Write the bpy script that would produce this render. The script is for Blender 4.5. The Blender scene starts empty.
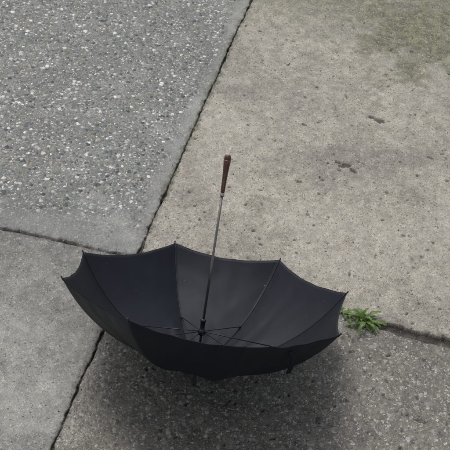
import bpy, math, numpy as np, random
from mathutils import Vector, Matrix
S=bpy.context.scene
S.view_settings.view_transform='Standard'; S.view_settings.look='None'; S.view_settings.exposure=0
random.seed(4); rng=np.random.default_rng(7)
# ---------------- camera ----------------
e,D,F,tx,ty,roll,uh,uL,al=[0.9151, 4.1918, 1089.688, 0.0782, 0.7068, 0.0541, 0.3588, 0.8184, 0.1519]
f=np.array([0,math.cos(e),-math.sin(e)]);r0=np.array([1.,0,0]);u0=np.array([0,math.sin(e),math.cos(e)])
cr=r0*math.cos(roll)+u0*math.sin(roll);cu=-r0*math.sin(roll)+u0*math.cos(roll)
C=np.array([tx,ty,0])-D*f
def ray(x,y): return f+cr*(x-225)/F-cu*(y-225)/F
def unp(x,y,z=0.):
    d=ray(x,y); return C+(z-C[2])/d[2]*d
# ---------------- numpy noise ----------------
def vnoise(x,y,seed):
    xi=np.floor(x).astype(np.int64);yi=np.floor(y).astype(np.int64);xf=x-xi;yf=y-yi
    def h(a,b):
        n=(a*374761393+b*668265263+seed*1442695041)&0xffffffff
        n=((n^(n>>13))*1274126177)&0xffffffff
        return ((n^(n>>16))&0xffff)/65535.
    sx=xf*xf*(3-2*xf);sy=yf*yf*(3-2*yf)
    return (h(xi,yi)*(1-sx)+h(xi+1,yi)*sx)*(1-sy)+(h(xi,yi+1)*(1-sx)+h(xi+1,yi+1)*sx)*sy
def fbm(x,y,seed,o=4):
    a=0;w=.5;t=0
    for i in range(o):
        a=a+w*(vnoise(x*2**i,y*2**i,seed+i*17)-.5);t+=w;w*=.55
    return a/t*2
def sst(x,a,b):
    q=np.clip((x-a)/(b-a),0,1);return q*q*(3-2*q)
# ---------------- umbrella shape (local frame: x side, y toward resting side, z shaft) ----------------
R=.5
def frame(tilt):
    ax=np.array([math.sin(tilt)*math.sin(al),math.sin(tilt)*math.cos(al),math.cos(tilt)])
    aw=np.array([math.cos(tilt)*math.sin(al),math.cos(tilt)*math.cos(al),-math.sin(tilt)])
    si=np.array([math.cos(al),-math.sin(al),0])
    return np.stack([si,aw,ax],1)
tilt0=math.atan2(uh,R*math.cos(math.pi/8));M0=frame(tilt0)
tips_px=[(175,243),(280,260),(347,293),(340,335),(245,347),(128,320),(62,278),(83,252)]
tips=[]
for (x,y) in tips_px:
    d=ray(x,y);t=((M0[:,2]*uh-C)@M0[:,2])/(d@M0[:,2]);tips.append(M0.T@(C+t*d))
z0=.080
um=math.radians(57)
def prof(t):
    u=t*um
    return math.sin(u)/math.sin(um),(1-math.cos(u))/(1-math.cos(um))
def rib(k,t):
    T=tips[k%8];a,b=prof(t)
    dirn=T[:2]/np.linalg.norm(T[:2])
    xy=T[:2]*a+dirn*.010*(1-t)
    return np.array([xy[0],xy[1],z0+(T[2]-z0)*b])
nt,ns=48,32
cverts=[];cuv=[];grid={}
for k in range(8):
    for j in range(ns):
        s=j/ns
        for i in range(nt+1):
            t=i/nt
            bow=4*s*(1-s)
            tt=t*(1-.045*bow*t**2)
            p=rib(k,tt)*(1-s)+rib(k+1,tt)*s
            rad=p[:2]/(np.linalg.norm(p[:2])+1e-9)
            sag=.007*bow*math.sin(math.pi*min(1,t))
            p[2]+=sag*.6;p[:2]-=rad*sag
            wk=.0022*math.sin(s*2*math.pi*3+k*1.7)*bow*math.exp(-((t-.25)/.2)**2)
            wk+=.0070*bow*float(fbm(np.array(s*2.5+k*5.),np.array(t*3.),91,3))
            edge=min(s,1-s)
            wk+=.0018*math.sin(t*34+k)*math.exp(-edge/.10)*(t**2)*(edge>0)
            wk+=.0026*math.sin((s-.5)*26+k)*bow*math.exp(-((t-.93)/.13)**2)*.6
            p[2]+=wk
            grid[k,j,i]=len(cverts);cverts.append(p);cuv.append((k+s,t))
cv=np.array(cverts)
# let it come to rest: the ferrule tip and the belly of the canopy touch the paving
tilt=tilt0
while ((frame(tilt)@cv.T)[2].min())<.004: tilt-=math.radians(.1)
M=frame(tilt)
Rt=M@M0.T
C=Rt@C;f=Rt@f;cr=Rt@cr;cu=Rt@cu
cd=bpy.data.cameras.new("camera");co=bpy.data.objects.new("camera",cd);S.collection.objects.link(co);S.camera=co
co.matrix_world=Matrix(((cr[0],cu[0],-f[0],C[0]),(cr[1],cu[1],-f[1],C[1]),(cr[2],cu[2],-f[2],C[2]),(0,0,0,1)))
cd.sensor_width=36;cd.lens=36*F/450;cd.clip_end=500;cd.clip_start=0.05
# ---------------- node helper ----------------
class NB:
    def __init__(s,name):
        s.m=bpy.data.materials.new(name);s.m.use_nodes=True;s.t=s.m.node_tree;s.n=s.t.nodes;s.l=s.t.links
        s.b=s.n["Principled BSDF"]
    def inp(s,node,k,v):
        if v is None:return
        if isinstance(v,bpy.types.NodeSocket): s.l.new(v,node.inputs[k])
        else:
            if isinstance(v,(tuple,list)) and len(v)==3 and node.inputs[k].type=='RGBA': v=(*v,1)
            node.inputs[k].default_value=v
    def math(s,op,a,b=None,c=None,clamp=False):
        n=s.n.new("ShaderNodeMath");n.operation=op;n.use_clamp=clamp
        for i,v in enumerate((a,b,c)): s.inp(n,i,v)
        return n.outputs[0]
    def mul(s,a,b):return s.math('MULTIPLY',a,b)
    def add(s,a,b):return s.math('ADD',a,b)
    def ss(s,v,a,b,lo=0.,hi=1.):
        n=s.n.new("ShaderNodeMapRange");n.interpolation_type='SMOOTHSTEP'
        for k,x in enumerate((v,a,b,lo,hi)): s.inp(n,k,x)
        return n.outputs[0]
    def lin(s,v,a,b,lo=0.,hi=1.):
        n=s.n.new("ShaderNodeMapRange")
        for k,x in enumerate((v,a,b,lo,hi)): s.inp(n,k,x)
        return n.outputs[0]
    def mix(s,fac,a,b,mode='MIX'):
        n=s.n.new("ShaderNodeMix");n.data_type='RGBA';n.blend_type=mode
        s.inp(n,0,fac);s.inp(n,6,a);s.inp(n,7,b);return n.outputs[2]
    def noise(s,vec,scale,det=3,rough=.5,dist=0.,col=False,dim='3D'):
        n=s.n.new("ShaderNodeTexNoise");n.noise_dimensions=dim;s.inp(n,'Vector',vec);s.inp(n,'Scale',scale);s.inp(n,'Detail',det);s.inp(n,'Roughness',rough);s.inp(n,'Distortion',dist)
        return n.outputs[1 if col else 0]
    def vor(s,vec,scale,dim='3D'):
        n=s.n.new("ShaderNodeTexVoronoi");n.voronoi_dimensions=dim;s.inp(n,'Vector',vec);s.inp(n,'Scale',scale);return n
    def ramp(s,v,stops,interp='LINEAR'):
        n=s.n.new("ShaderNodeValToRGB");s.inp(n,0,v);cr_=n.color_ramp;cr_.interpolation=interp
        while len(cr_.elements)<len(stops):cr_.elements.new(0.5)
        for el,(p,c) in zip(cr_.elements,stops): el.position=p;el.color=(*c,1) if len(c)==3 else c
        return n.outputs[0]
    def sep(s,c):
        n=s.n.new("ShaderNodeSeparateColor");s.inp(n,0,c);return n.outputs
    def attr(s,name):
        n=s.n.new("ShaderNodeAttribute");n.attribute_name=name;return n
    def vmath(s,op,a,b=None):
        n=s.n.new("ShaderNodeVectorMath");n.operation=op;s.inp(n,0,a)
        if op=='SCALE': s.inp(n,'Scale',b)
        elif b is not None: s.inp(n,1,b)
        return n.outputs[0]
    def obj(s):
        return s.n.new("ShaderNodeTexCoord").outputs['Object']
    def bump(s,h,dist,strength=1.,normal=None):
        n=s.n.new("ShaderNodeBump");s.inp(n,'Height',h);s.inp(n,'Distance',dist);s.inp(n,'Strength',strength)
        if normal is not None:s.inp(n,'Normal',normal)
        return n.outputs[0]
    def out(s,col=None,rough=None,normal=None,**k):
        s.inp(s.b,'Base Color',col);s.inp(s.b,'Roughness',rough);s.inp(s.b,'Normal',normal)
        for kk,v in k.items(): s.inp(s.b,kk.replace('_',' '),v)
        return s.m
# ---------------- pavement frame ----------------
P0=unp(250,0);P1=unp(50,450)
ud=(P0-P1);ud/=np.linalg.norm(ud)
vd=np.array([ud[1],-ud[0],0])
O=unp(140,250)
def uv(p): d=p-O;return d@ud,d@vd
La=uv(unp(0,228));Lb=uv(unp(137,257));Ra=uv(unp(342,313));Rb=uv(unp(450,345))
def lerpfun(a,b): m=(b[0]-a[0])/(b[1]-a[1]);return m,a[0]-m*a[1]
mL,cL=lerpfun(La,Lb);mR,cR=lerpfun(Ra,Rb)
corners=[uv(unp(*q)) for q in((0,0),(450,0),(0,450),(450,450))]
ulo=min(c[0] for c in corners)-.1;uhi=max(c[0] for c in corners)+.1;vlo=min(c[1] for c in corners)-.1;vhi=max(c[1] for c in corners)+.1
def axis(lo,hi,d,fines):
    def step(x):
        s=d
        for c,w,fs in fines:
            if abs(x-c)<w:s=min(s,fs)
        return s*(1+max(0,lo-x,x-hi)*40)
    a=[];x=lo
    while x<30: a.append(x);x+=step(x)
    b=[];x=lo-step(lo)
    while x>-30: b.append(x);x-=step(x-1e-9)
    return np.array(b[::-1]+a)
us=axis(ulo,uhi,.0042,[]);vs=axis(vlo,vhi,.0042,[(0,.03,.0015)])
U,V=np.meshgrid(us,vs,indexing='ij')
wob=.007*fbm(U*5,U*0+3,11)+.004*fbm(U*40,U*0+3,12,4)
dv=V-wob
wl=.006*fbm(V*6,V*0+7,21)+.004*fbm(V*40,V*0+9,22,4)
dL=U-(cL+mL*np.clip(V,-3,3))-wl
wr=.012*fbm(V*5,V*0+17,31)+.005*fbm(V*35,V*0+19,32,4)
dR=U-(cR+mR*np.clip(V,-3,3))-wr
left=dv<0
dc=np.where(left,dL,dR)
widL=.0032+.0024*fbm(V*11,V*0,41)
widR=.0035+.012*np.clip(fbm(V*6,V*0,42)+.15,0,1)+.014*sst(V,.78,1.05)
widM=.0024+.0022*fbm(U*11,U*0,43)
jd=np.minimum(np.abs(dv)-widM,np.abs(dc)-np.where(left,widL,widR))
chip=.009*np.clip(fbm(U*30,V*30,51,3)-.05,0,1)
jj=jd-chip
g=sst(-jj,-.0015,.003)
fill=np.clip(.45+.9*fbm(U*14,V*14,52,3),0,1)
Z=-(.006+.012*(1-fill))*g
Z-=.0022*np.exp(-np.clip(jj,0,1)/.006)
upper=dc>0
lev=np.where(left,np.where(upper,-.001,-.002),np.where(upper,0.0025,-.002))
Z+=lev*(1-g)
Z+=.0022*fbm(U*2.2,V*2.2,61)*(1-g)+.0010*fbm(U*16,V*16,62)*(1-g)+.0010*fbm(U*70,V*70,63,2)
pit=np.zeros_like(Z)
def divot(px,py,a,b,ang,dep):
    w=uv(unp(px,py));ca,sa=math.cos(ang),math.sin(ang)
    i0,i1=np.searchsorted(us,[w[0]-.08,w[0]+.08]);j0,j1=np.searchsorted(vs,[w[1]-.08,w[1]+.08])
    u_=U[i0:i1,j0:j1];v_=V[i0:i1,j0:j1]
    x=(u_-w[0])*ca+(v_-w[1])*sa;y=-(u_-w[0])*sa+(v_-w[1])*ca
    q=(x/a)**2+(y/b)**2+1.8*fbm(u_*110,v_*110,71,3)
    m=np.clip(1.8-q,0,1)*((np.abs(x)<2.2*a)&(np.abs(y)<2.2*b));pit[i0:i1,j0:j1]=np.maximum(pit[i0:i1,j0:j1],m*dep)
for d_ in [(379,121,.014,.024,.3,1),(372,118,.009,.014,.3,1),(345,166,.011,.028,-.5,1),(353,171,.008,.016,.5,1),(338,163,.007,.012,.2,1),(299,182,.007,.012,0,.9),(430,158,.006,.014,.3,.8),(306,98,.006,.008,0,.8),(387,193,.006,.009,1,.8),(327,243,.005,.008,0,.8),(404,236,.006,.007,0,.8),(440,60,.007,.01,0,.6),(260,140,.005,.008,0,.8),(225,225,.005,.006,0,.8),(308,215,.005,.007,0,.8),(346,97,.005,.012,1.2,.8),(420,420,.008,.01,0,.7),(330,425,.007,.009,0,.6),(120,420,.007,.008,0,.6)]:
    divot(*d_)
for i in range(330):
    q=(random.uniform(140,450),random.uniform(0,450));divot(q[0],q[1],random.uniform(.0025,.006),random.uniform(.003,.009),random.uniform(0,3),random.uniform(.5,1))
Z-=.006*pit
XYZ=O[None,None,:]+U[...,None]*ud+V[...,None]*vd
XYZ[...,2]=Z
nu,nv=U.shape
idx=np.arange(nu*nv).reshape(nu,nv)
quads=np.stack([idx[:-1,:-1],idx[:-1,1:],idx[1:,1:],idx[1:,:-1]],-1).reshape(-1,4)
if np.cross(vd,ud)[2]<0: quads=quads[:,::-1]
me=bpy.data.meshes.new("concrete_pavement")
me.vertices.add(nu*nv);me.vertices.foreach_set("co",XYZ.reshape(-1).astype(np.float32))
me.loops.add(quads.size);me.loops.foreach_set("vertex_index",quads.reshape(-1).astype(np.int32))
me.polygons.add(len(quads));me.polygons.foreach_set("loop_start",np.arange(0,quads.size,4,dtype=np.int32));me.polygons.foreach_set("loop_total",np.full(len(quads),4,dtype=np.int32))
me.polygons.foreach_set("use_smooth",np.ones(len(quads),dtype=bool))
me.update(calc_edges=True)
def cattr(n,a):
    at=me.attributes.new(n,'FLOAT_COLOR','POINT');b=np.ones((*U.shape,4),np.float32);b[...,:3]=a;at.data.foreach_set("color",b.reshape(-1))
# ---- low-frequency weathering masks and tints, evaluated once per vertex ----
mid=.5+.5*fbm(U*38,V*38,101,3);big=.5+.5*fbm(U*2.6,V*2.6,103,4);big2=.5+.5*fbm(U*8,V*8,105,4)
mid=np.clip(mid*1.7-.35,0,1)
def mixc(t,a,b): return np.array(a)*(1-t[...,None])+np.array(b)*t[...,None]
adc=np.abs(dc);adm=np.abs(dv);J=np.minimum(adc,adm*3.)
ex=sst(J,.0+.16*np.clip(big2*2-.6,0,1),.14+.26*big2)
cA=mixc(mid,(.100,.110,.104),(.19,.200,.190));cA=mixc(.55*(1-ex),(0,0,0),(.285,.285,.265))+cA*(1-.55*(1-ex))[...,None]
cB=mixc(mid,(.150,.152,.140),(.270,.267,.245))
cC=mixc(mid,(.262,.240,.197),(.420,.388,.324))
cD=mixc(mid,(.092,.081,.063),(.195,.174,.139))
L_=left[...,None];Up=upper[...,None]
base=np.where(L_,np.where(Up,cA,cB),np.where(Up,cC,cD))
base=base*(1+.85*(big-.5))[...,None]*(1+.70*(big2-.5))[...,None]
cu_,cv_=uv(unp(440,20))
rc=np.sqrt(((U-cu_)/.64)**2+((V-cv_)/.64)**2)
algR=np.maximum(sst(U+.9*(big2-.5)+.5*(big-.5),.66*uhi,1.0*uhi),(1-sst(rc+1.3*(big2-.5),.35,1.15)))*np.where(left,.25,.9)
base=base*(1-algR[...,None])+mixc(mid,(.062,.068,.028),(.20,.195,.100))*algR[...,None]
damp=sst(big2+.5*(big-.5),.54,.66)*np.where(upper,.26,.36)*np.where(left,.7,1)
base=base*(1-damp[...,None])+np.array((.09,.083,.064))*damp[...,None]
nj=fbm(U*55,V*55,107,4)
dirt=(1-sst(jd+.030*nj,0,.018))*.6
base=base*(1-dirt[...,None])+np.array((.055,.050,.038))*dirt[...,None]
moss=(1-sst(np.abs(dv)+.035*fbm(U*24,V*24,108,4),0,.014))*sst(U+.6*(big2-.5),.0,.5)*.6
mosc=mixc(np.clip(.5+nj,0,1),(.042,.045,.018),(.10,.105,.045))
base=base*(1-moss[...,None])+mosc*moss[...,None]
gapc=mixc(np.clip(.5+nj,0,1),(.010,.009,.007),(.055,.045,.032))*(.4+.6*fill)[...,None]
base=base*(1-g[...,None])+gapc*g[...,None]
base=base*(1-.85*pit[...,None])+np.array((.028,.025,.020))*.85*pit[...,None]
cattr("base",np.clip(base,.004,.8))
def sel(a,b,c,d): return np.where(left,np.where(upper,a,b),np.where(upper,c,d))
clean=(1-g)*(1-.6*moss)*(1-.5*dirt)*(1-pit)
cattr("amt",np.stack([sel(.05+.95*ex,.06,.10,.30)*clean,sel(.2+.75*ex,.25,.28,.5)*clean,sel(.4+.4*ex,.45,.45,.6)*clean],-1))
cattr("prm",np.stack([sel(.12+.88*ex,.2,.25,.5)*clean,sel(.4+.0*ex,.8,.95,.8)*(1-g),np.clip(sel(.62-.08*ex,.70,.74,.56)-1.0*damp,.33,.95)],-1))
pav=bpy.data.objects.new("concrete_pavement",me);S.collection.objects.link(pav)
# ---------------- pavement material ----------------
N=NB("concrete")
P=N.obj()
wcol=N.noise(P,110,1,.6,col=True,dim='2D')
PW=N.vmath('ADD',P,N.vmath('SCALE',N.vmath('SUBTRACT',wcol,(.5,.5,.5)),.012))
fineC=N.noise(P,430,2,.7,col=True,dim='2D');fine=N.sep(fineC)[0]
def stones(scale,keep,lo,hi,off,hf):
    vin=N.vmath('ADD',PW,(off,off*.7,0))
    v=N.vor(vin,scale,'2D')
    cs=N.sep(v.outputs['Color'])
    rad=N.lin(cs[1],0,1,lo,hi)
    m=N.mul(N.ss(v.outputs['Distance'],N.mul(rad,.8),rad,1,0),N.math('GREATER_THAN',cs[0],1-keep))
    hole=N.mul(N.ss(v.outputs['Distance'],.14,.32,1,0),N.math('LESS_THAN',cs[0],hf))
    dv_=N.vmath('MULTIPLY',N.vmath('SUBTRACT',vin,v.outputs['Position']),(scale,scale,0))
    tl=N.vmath('MULTIPLY',N.vmath('SUBTRACT',v.outputs['Color'],(.5,.5,.5)),(.6,.6,0))
    return m,cs[2],hole,N.vmath('ADD',N.vmath('SCALE',dv_,1.7),tl),dv_
s1,c1,h1,n1,q1=stones(50,.60,.20,.58,0.,.03)
s2,c2,h2,n2,q2=stones(105,.68,.28,.6,3.3,.13)
s3,c3,h3,n3,q3=stones(235,.6,.3,.6,5.1,.12)
stops=[(0,(.045,.05,.055)),(.2,(.095,.107,.112)),(.42,(.175,.187,.182)),(.58,(.24,.228,.185)),(.68,(.20,.170,.132)),(.78,(.30,.30,.285)),(.89,(.44,.44,.42)),(1,(.75,.74,.70))]
am=N.sep(N.attr("amt").outputs['Color']);pr_=N.sep(N.attr("prm").outputs['Color']);expo=pr_[0];hol=pr_[1]
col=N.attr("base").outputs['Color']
col=N.mix(N.mul(s3,am[2]),col,N.ramp(c3,stops));col=N.mix(N.mul(s2,am[1]),col,N.ramp(c2,stops));col=N.mix(N.mul(s1,am[0]),col,N.ramp(c1,stops))
col=N.mix(1,col,N.ramp(fine,[(.28,(.36,.36,.36)),(.5,(1,1,1)),(.75,(1.6,1.6,1.6))]),'MULTIPLY')
holes=N.mul(N.math('MAXIMUM',h2,N.mul(h3,.8)),hol)
col=N.mix(N.mul(holes,.88),col,(.030,.027,.022))
geo=N.n.new("ShaderNodeNewGeometry").outputs['Normal']
nv_=N.vmath('ADD',geo,N.vmath('SCALE',n1,N.mul(s1,expo)))
nv_=N.vmath('ADD',nv_,N.vmath('SCALE',n2,N.mul(N.mul(s2,expo),.7)))
nv_=N.vmath('ADD',nv_,N.vmath('SCALE',q2,N.mul(h2,-2.5)))
nv_=N.vmath('ADD',nv_,N.vmath('MULTIPLY',N.vmath('SUBTRACT',fineC,(.5,.5,.5)),(1.5,1.5,0)))
nor=N.vmath('NORMALIZE',nv_)
pav.data.materials.append(N.out(col,pr_[2],nor,Specular_IOR_Level=.5))
# ---------------- umbrella ----------------
emp=bpy.data.objects.new("umbrella",None);S.collection.objects.link(emp)
emp.matrix_world=Matrix([[*M[0],0],[*M[1],0],[*M[2],0.0005],[0,0,0,1]])
def addobj(name,verts,faces,mat,smooth=True,parent=emp,uvs=None):
    m=bpy.data.meshes.new(name);m.from_pydata([tuple(v) for v in verts],[],faces)
    if smooth:
        for p in m.polygons:p.use_smooth=True
    m.materials.append(mat)
    o=bpy.data.objects.new(name,m);S.collection.objects.link(o)
    if parent:o.parent=parent
    if uvs is not None:
        ul=m.uv_layers.new(name="UVMap")
        for l in m.loops: ul.data[l.index].uv=uvs[l.vertex_index]
    return o
F_=NB("umbrella_fabric")
fo=F_.obj()
cl=F_.noise(fo,7,3,.6)
fc=F_.mix(cl,(.0055,.0066,.0110),(.0105,.0122,.0190))
lint=F_.vor(F_.vmath('ADD',fo,F_.vmath('SCALE',F_.noise(fo,80,2,col=True),.02)),34);lc=F_.sep(lint.outputs['Color'])
lm=F_.mul(F_.ss(lint.outputs['Distance'],.03,.07,1,0),F_.math('GREATER_THAN',lc[0],.72))
fc=F_.mix(F_.mul(lm,.4),fc,(.25,.25,.24))
wr_=F_.noise(fo,9,2,.45,0.)
fn=F_.bump(wr_,.006,.4)
fabric=F_.out(fc,F_.lin(cl,.3,.7,.52,.60),fn,Specular_IOR_Level=.27,Specular_Tint=(.82,.90,1,1))
faces=[]
for k in range(8):
    for j in range(ns):
        k2,j2=(k,j+1) if j+1<ns else ((k+1)%8,0)
        for i in range(nt):
            faces.append((grid[k,j,i],grid[k,j,i+1],grid[k2,j2,i+1],grid[k2,j2,i]))
can=addobj("canopy",cverts,faces,fabric,uvs=cuv)
so=can.modifiers.new("thick",'SOLIDIFY');so.thickness=.0008;so.offset=0
def tube(pts,rads,n=10,cap=True):
    pts=[np.array(p,float) for p in pts];V_=[];Fc=[]
    up=None
    for i,p in enumerate(pts):
        a=pts[max(0,i-1)];b=pts[min(len(pts)-1,i+1)];t=b-a;t/=np.linalg.norm(t)
        if up is None:
            up=np.cross(t,[0,0,1.]) 
            if np.linalg.norm(up)<.1: up=np.cross(t,[1.,0,0])
        up=up-t*(up@t);up/=np.linalg.norm(up);w=np.cross(t,up)
        for q in range(n):
            A_=2*math.pi*q/n;V_.append(p+rads[i]*(math.cos(A_)*up+math.sin(A_)*w))
    for i in range(len(pts)-1):
        for q in range(n):
            Fc.append((i*n+q,i*n+(q+1)%n,(i+1)*n+(q+1)%n,(i+1)*n+q))
    if cap: Fc.append(tuple(range(n))[::-1]);Fc.append(tuple((len(pts)-1)*n+q for q in range(n)))
    return V_,Fc
def merge(parts):
    V_=[];Fc=[]
    for v,fc in parts:
        o=len(V_);V_+=list(v);Fc+=[tuple(i+o for i in q) for q in fc]
    return V_,Fc
def metal(name,c,rough,met=1.):
    B=NB(name);o=B.obj();n=B.noise(o,60,3)
    return B.out(B.mix(n,tuple(x*.7 for x in c),c),B.lin(n,.3,.7,rough*.8,rough*1.2),None,Metallic=met)
mblack=metal("black_rib_metal",(.012,.013,.016),.5,.1)
msteel=metal("shaft_steel",(.24,.225,.21),.33,.9)
mplast=metal("black_plastic",(.012,.012,.015),.4,0.)
mchrome=metal("ring_chrome",(.6,.58,.55),.25,1.)
mtip=metal("tip_cap",(.04,.04,.045),.35,.4)
parts=[]
for k in range(8):
    pts=[]
    for i in range(26):
        t=.02+.975*i/25;p=rib(k,t).copy();dn=p[:2]/np.linalg.norm(p[:2]);p[:2]-=dn*.0022*t;p[2]+=.0035
        pts.append(p)
    parts.append(tube(pts,[.0013]*len(pts),6))
addobj("ribs",*merge(parts),mblack)
zr=.200
parts=[]
for k in range(8):
    p=rib(k,.46).copy();dn=p[:2]/np.linalg.norm(p[:2]);p[2]+=.006;p[:2]-=dn*.003
    a=np.array([dn[0]*.012,dn[1]*.012,zr])
    parts.append(tube([a,p],[.0018,.0018],6))
    d_=(p-a)/np.linalg.norm(p-a);parts.append(tube([p-d_*.012,p+d_*.006],[.0027,.0027],8))
addobj("stretchers",*merge(parts),mblack)
def lathe(prof_,n=32):
    V_=[];Fc=[]
    for (r_,z_) in prof_:
        for q in range(n):
            A_=2*math.pi*q/n;V_.append((r_*math.cos(A_),r_*math.sin(A_),z_))
    for i in range(len(prof_)-1):
        for q in range(n): Fc.append((i*n+q,i*n+(q+1)%n,(i+1)*n+(q+1)%n,(i+1)*n+q))
    Fc.append(tuple(range(n))[::-1]);Fc.append(tuple((len(prof_)-1)*n+q for q in range(n)))
    return V_,Fc
addobj("runner",*lathe([(.006,zr-.012),(.012,zr-.010),(.0135,zr-.002),(.0135,zr+.004),(.011,zr+.008),(.0082,zr+.012),(.0082,zr+.034),(.0098,zr+.037),(.0098,zr+.044),(.006,zr+.047)]),mplast)
addobj("crown_notch",*lathe([(.006,z0+.002),(.015,z0+.004),(.015,z0+.012),(.007,z0+.016)]),mplast)
addobj("shaft",*lathe([(.0042,.05),(.0042,uL-.10)]),msteel)
addobj("ferrule",*lathe([(.0025,0),(.0042,.002),(.0048,.010),(.0052,z0-.02),(.0075,z0-.014),(.0115,z0-.009),(.0125,z0-.005),(.006,z0+.001)]),mtip)
addobj("ferrule_rosette",*lathe([(.006,z0-.0035),(.026,z0-.002),(.027,z0-.0014),(.006,z0-.0005)]),fabric)
parts=[]
for k in range(8):
    T=tips[k];a=rib(k,.97);d_=(T-a)/np.linalg.norm(T-a)
    parts.append(tube([T-d_*.010,T-d_*.004,T+d_*.002,T+d_*.005,T+d_*.007,T+d_*.008],[.0018,.0024,.0024,.0031,.0027,.001],10))
addobj("rib_tips",*merge(parts),mtip)
W=NB("dark_wood");wo=W.obj()
mp=W.n.new("ShaderNodeMapping");W.l.new(wo,mp.inputs[0]);mp.inputs['Scale'].default_value=(1,1,.12)
wn=W.noise(mp.outputs[0],260,4,.6,.8)
wc=W.ramp(wn,[(.3,(.018,.005,.003)),(.5,(.085,.019,.009)),(.68,(.19,.052,.023))])
wood=W.out(wc,.22,W.bump(wn,.0005,.5),Coat_Weight=.8,Coat_Roughness=.08)
hb=uL-.135
addobj("handle",*lathe([(.0056,hb+.008),(.0068,hb+.010),(.0074,hb+.02),(.0078,hb+.045),(.0090,hb+.075),(.0108,hb+.100),(.0120,hb+.114),(.0117,hb+.120)]),wood)
addobj("handle_cap",*lathe([(.0110,hb+.1202),(.0115,hb+.122),(.0110,hb+.129),(.0088,hb+.1345),(.005,hb+.1365),(.001,hb+.137)]),metal("horn_cap",(.10,.05,.036),.35,.1))
addobj("handle_ring",*lathe([(.0046,hb-.006),(.0064,hb-.005),(.0070,hb),(.0066,hb+.0075),(.0048,hb+.009)]),mchrome)
def strap():
    p0=rib(3,.90)*.55+rib(4,.90)*.45
    g_=M.T@np.array([0,0,-1.])
    out=np.array([p0[0],p0[1],0]);out/=np.linalg.norm(out)
    tan=np.cross(out,g_);tan/=np.linalg.norm(tan)
    V_=[];Fc=[];n=14
    for i in range(n+1):
        t=i/n
        c=p0+out*(.002+.014*math.sin(t*2.2))+g_*(.095*t)+tan*.006*math.sin(t*4)
        tw=tan*math.cos(t*.9)+out*math.sin(t*.9)
        for sgn in(-1,1): V_.append(c+tw*sgn*.0075)
    for i in range(n): Fc.append((2*i,2*i+1,2*i+3,2*i+2))
    o=addobj("closure_strap",V_,Fc,fabric);m=o.modifiers.new("t",'SOLIDIFY');m.thickness=.0015
strap()
# ---------------- weed ----------------
Lm=NB("leaf");lo=Lm.obj();lat=Lm.attr("lv").outputs['Fac']
ln=Lm.noise(lo,70,3)
lcol=Lm.mix(ln,(.065,.14,.026),(.18,.27,.06));lcol=Lm.mix(Lm.ss(lat,0.,.12,1,0),lcol,(.22,.30,.12))
leafm=Lm.out(lcol,.45,Lm.bump(ln,.002,.5))
tr=Lm.n.new("ShaderNodeBsdfTranslucent");Lm.inp(tr,0,(.16,.30,.03));mx=Lm.n.new("ShaderNodeMixShader");mx.inputs[0].default_value=.3
Lm.l.new(Lm.b.outputs[0],mx.inputs[1]);Lm.l.new(tr.outputs[0],mx.inputs[2]);Lm.l.new(mx.outputs[0],Lm.n["Material Output"].inputs[0])
def leaf(base,ang,L,lift,w,teeth=4,curl=1.):
    n=teeth*4;V_=[];Fc=[];lv=[]
    bend=random.uniform(-.5,.5)
    for i in range(n+1):
        t=i/n
        a2=ang+bend*t
        q=base+np.array([math.cos(a2)*L*t,math.sin(a2)*L*t,0])
        q[2]+=lift*L*math.sin(min(1,t*1.15)*math.pi*.62)-curl*L*.25*t*t+.002
        q[2]=max(q[2],.003)
        env=(math.sin(math.pi*min(1,.10+.9*t**.8))**.75)*(.35+.65*t)
        if t<.25: env*=.45
        ph_=(t*teeth)%1.
        tooth=1-.62*((1-ph_)**1.3) if t<.88 else .8
        ww=w*env*tooth+.0012
        if i==n: ww=.0006
        pr=np.array([-math.sin(a2),math.cos(a2),0])
        back=np.array([-math.cos(a2),-math.sin(a2),0])*ww*.25
        up_=np.array([0,0,1])*ww*random.uniform(.15,.5)
        V_+=[q-pr*ww+up_+back,q,q+pr*ww+up_+back];lv+=[1,0,1]
    for i in range(n):
        for j in(0,1): Fc.append((3*i+j,3*i+j+1,3*i+j+4,3*i+j+3))
    return V_,Fc,lv
def plant(name,clumps):
    V_=[];Fc=[];lv=[]
    for (px,py,nl,Lmin,Lmax,lift) in clumps:
        b=unp(px,py,0);b[2]=-.004
        for i in range(nl):
            a=2*math.pi*i/nl+random.uniform(-.35,.35)
            L=random.uniform(Lmin,Lmax)
            v,fc,l=leaf(b+np.array([random.uniform(-.006,.006),random.uniform(-.006,.006),0]),a,L,random.uniform(.15,1)*lift,L*random.uniform(.12,.22),random.choice((3,4,5)),random.uniform(.3,1.2))
            o=len(V_);V_+=v;lv+=l;Fc+=[tuple(x+o for x in q) for q in fc]
    ob=addobj(name,V_,Fc,leafm,parent=None)
    at=ob.data.attributes.new("lv",'FLOAT','POINT');at.data.foreach_set("value",np.array(lv,dtype=np.float32))
random.seed(21)
plant("dandelion_weed",[(366,322,16,.04,.090,.75),(360,319,9,.025,.06,.9),(349,316,9,.025,.055,.6),(376,326,9,.02,.05,.4),(342,313,5,.015,.035,.6)])
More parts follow.
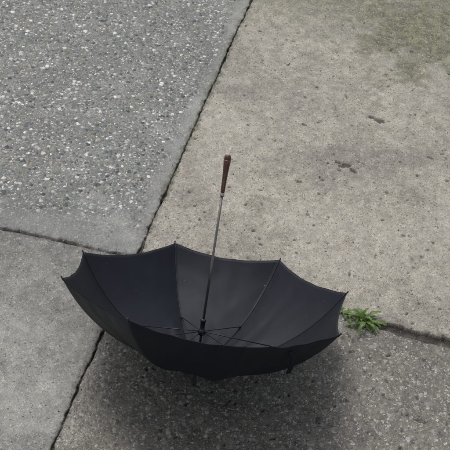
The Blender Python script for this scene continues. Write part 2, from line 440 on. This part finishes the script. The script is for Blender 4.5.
# ---------------- moss tufts in the joint, crumbs of gravel ----------------
def zat(u,v):
    i=min(max(np.searchsorted(us,u),0),nu-1);j=min(max(np.searchsorted(vs,v),0),nv-1);return Z[i,j]
def wobat(u): return float(.007*fbm(np.array(u*5),np.array(3.),11)+.004*fbm(np.array(u*40),np.array(3.),12,4))
Mo=NB("moss");mn=Mo.noise(Mo.obj(),300,2);mossm_=Mo.out(Mo.mix(mn,(.028,.032,.012),(.09,.10,.035)),.9)
V_=[];Fc=[]
for i in range(1700):
    u=random.uniform(-.05,uhi+.3)
    if float(fbm(np.array(u*6),np.array(1.),201,3))<-.05 or random.random()>(.25+.75*min(1,max(0,(u+.05)/.5))):continue
    v=wobat(u)+random.gauss(0,.0028)
    b=O+ud*u+vd*v;b[2]=zat(u,v)-.001
    for q in range(4):
        a=random.uniform(0,6.28);hh=random.uniform(.002,.005);w_=random.uniform(.0006,.0013)
        d_=np.array([math.cos(a),math.sin(a),0]);pr=np.array([-d_[1],d_[0],0])
        o=len(V_);V_+=[b-pr*w_,b+pr*w_,b+d_*hh*random.uniform(.2,.9)+np.array([0,0,hh])];Fc.append((o,o+1,o+2))
addobj("moss",V_,Fc,mossm_,parent=None)
Gm=NB("gravel");gi=Gm.attr("gv").outputs['Fac'];gm=Gm.out(Gm.mix(.3,Gm.ramp(gi,[(0,(.05,.045,.035)),(.45,(.16,.15,.13)),(1,(.55,.53,.48))]),(.12,.11,.09)),.8)
V_=[];Fc=[];gv=[]
phi=(1+5**.5)/2
ico=[(-1,phi,0),(1,phi,0),(-1,-phi,0),(1,-phi,0),(0,-1,phi),(0,1,phi),(0,-1,-phi),(0,1,-phi),(phi,0,-1),(phi,0,1),(-phi,0,-1),(-phi,0,1)]
icf=[(0,11,5),(0,5,1),(0,1,7),(0,7,10),(0,10,11),(1,5,9),(5,11,4),(11,10,2),(10,7,6),(7,1,8),(3,9,4),(3,4,2),(3,2,6),(3,6,8),(3,8,9),(4,9,5),(2,4,11),(6,2,10),(8,6,7),(9,8,1)]
for i in range(1500):
    r=random.random()
    if r<.22: u=random.uniform(ulo,uhi);v=wobat(u)+random.gauss(0,.012)
    elif r<.42: v=random.uniform(0,vhi);u=cR+mR*v+random.gauss(0,.016)
    elif r<.52: v=random.uniform(vlo,0);u=cL+mL*v+random.gauss(0,.010)
    else: u=random.uniform(ulo,uhi);v=random.uniform(vlo*.3,vhi)
    s_=random.uniform(.0008,.0024)*(1.4 if random.random()<.1 else 1)
    b=O+ud*u+vd*v;b[2]=zat(u,v)+s_*.4
    sc=rng.uniform(.6,1.2,3)*s_/1.9;g0=random.random();o=len(V_)
    for c in ico: V_.append(b+np.array(c)*sc*random.uniform(.8,1.15));gv.append(g0)
    Fc+=[tuple(x+o for x in q) for q in icf]
gob=addobj("gravel",V_,Fc,gm,smooth=False,parent=None)
at=gob.data.attributes.new("gv",'FLOAT','POINT');at.data.foreach_set("value",np.array(gv,dtype=np.float32))
# ---------------- world / sun ----------------
w=bpy.data.worlds.new("World");S.world=w;w.use_nodes=True;wt=w.node_tree
sky=wt.nodes.new("ShaderNodeTexSky");sky.sky_type='NISHITA';sky.sun_disc=False
elev=math.radians(62);azim=math.radians(-22)
sky.sun_elevation=elev;sky.sun_rotation=azim;sky.dust_density=4;sky.air_density=1.2
hs=wt.nodes.new("ShaderNodeHueSaturation");hs.inputs['Saturation'].default_value=.36
wt.links.new(sky.outputs[0],hs.inputs['Color']);wt.links.new(hs.outputs[0],wt.nodes['Background'].inputs[0]);wt.nodes['Background'].inputs[1].default_value=.122
sl=bpy.data.lights.new("sun",'SUN');sl.energy=1.5;sl.angle=math.radians(24);sl.color=(1,.965,.92)
so_=bpy.data.objects.new("sun",sl);S.collection.objects.link(so_)
sd=Vector((math.cos(elev)*math.sin(azim),math.cos(elev)*math.cos(azim),math.sin(elev)))
so_.rotation_euler=sd.to_track_quat('Z','Y').to_euler()
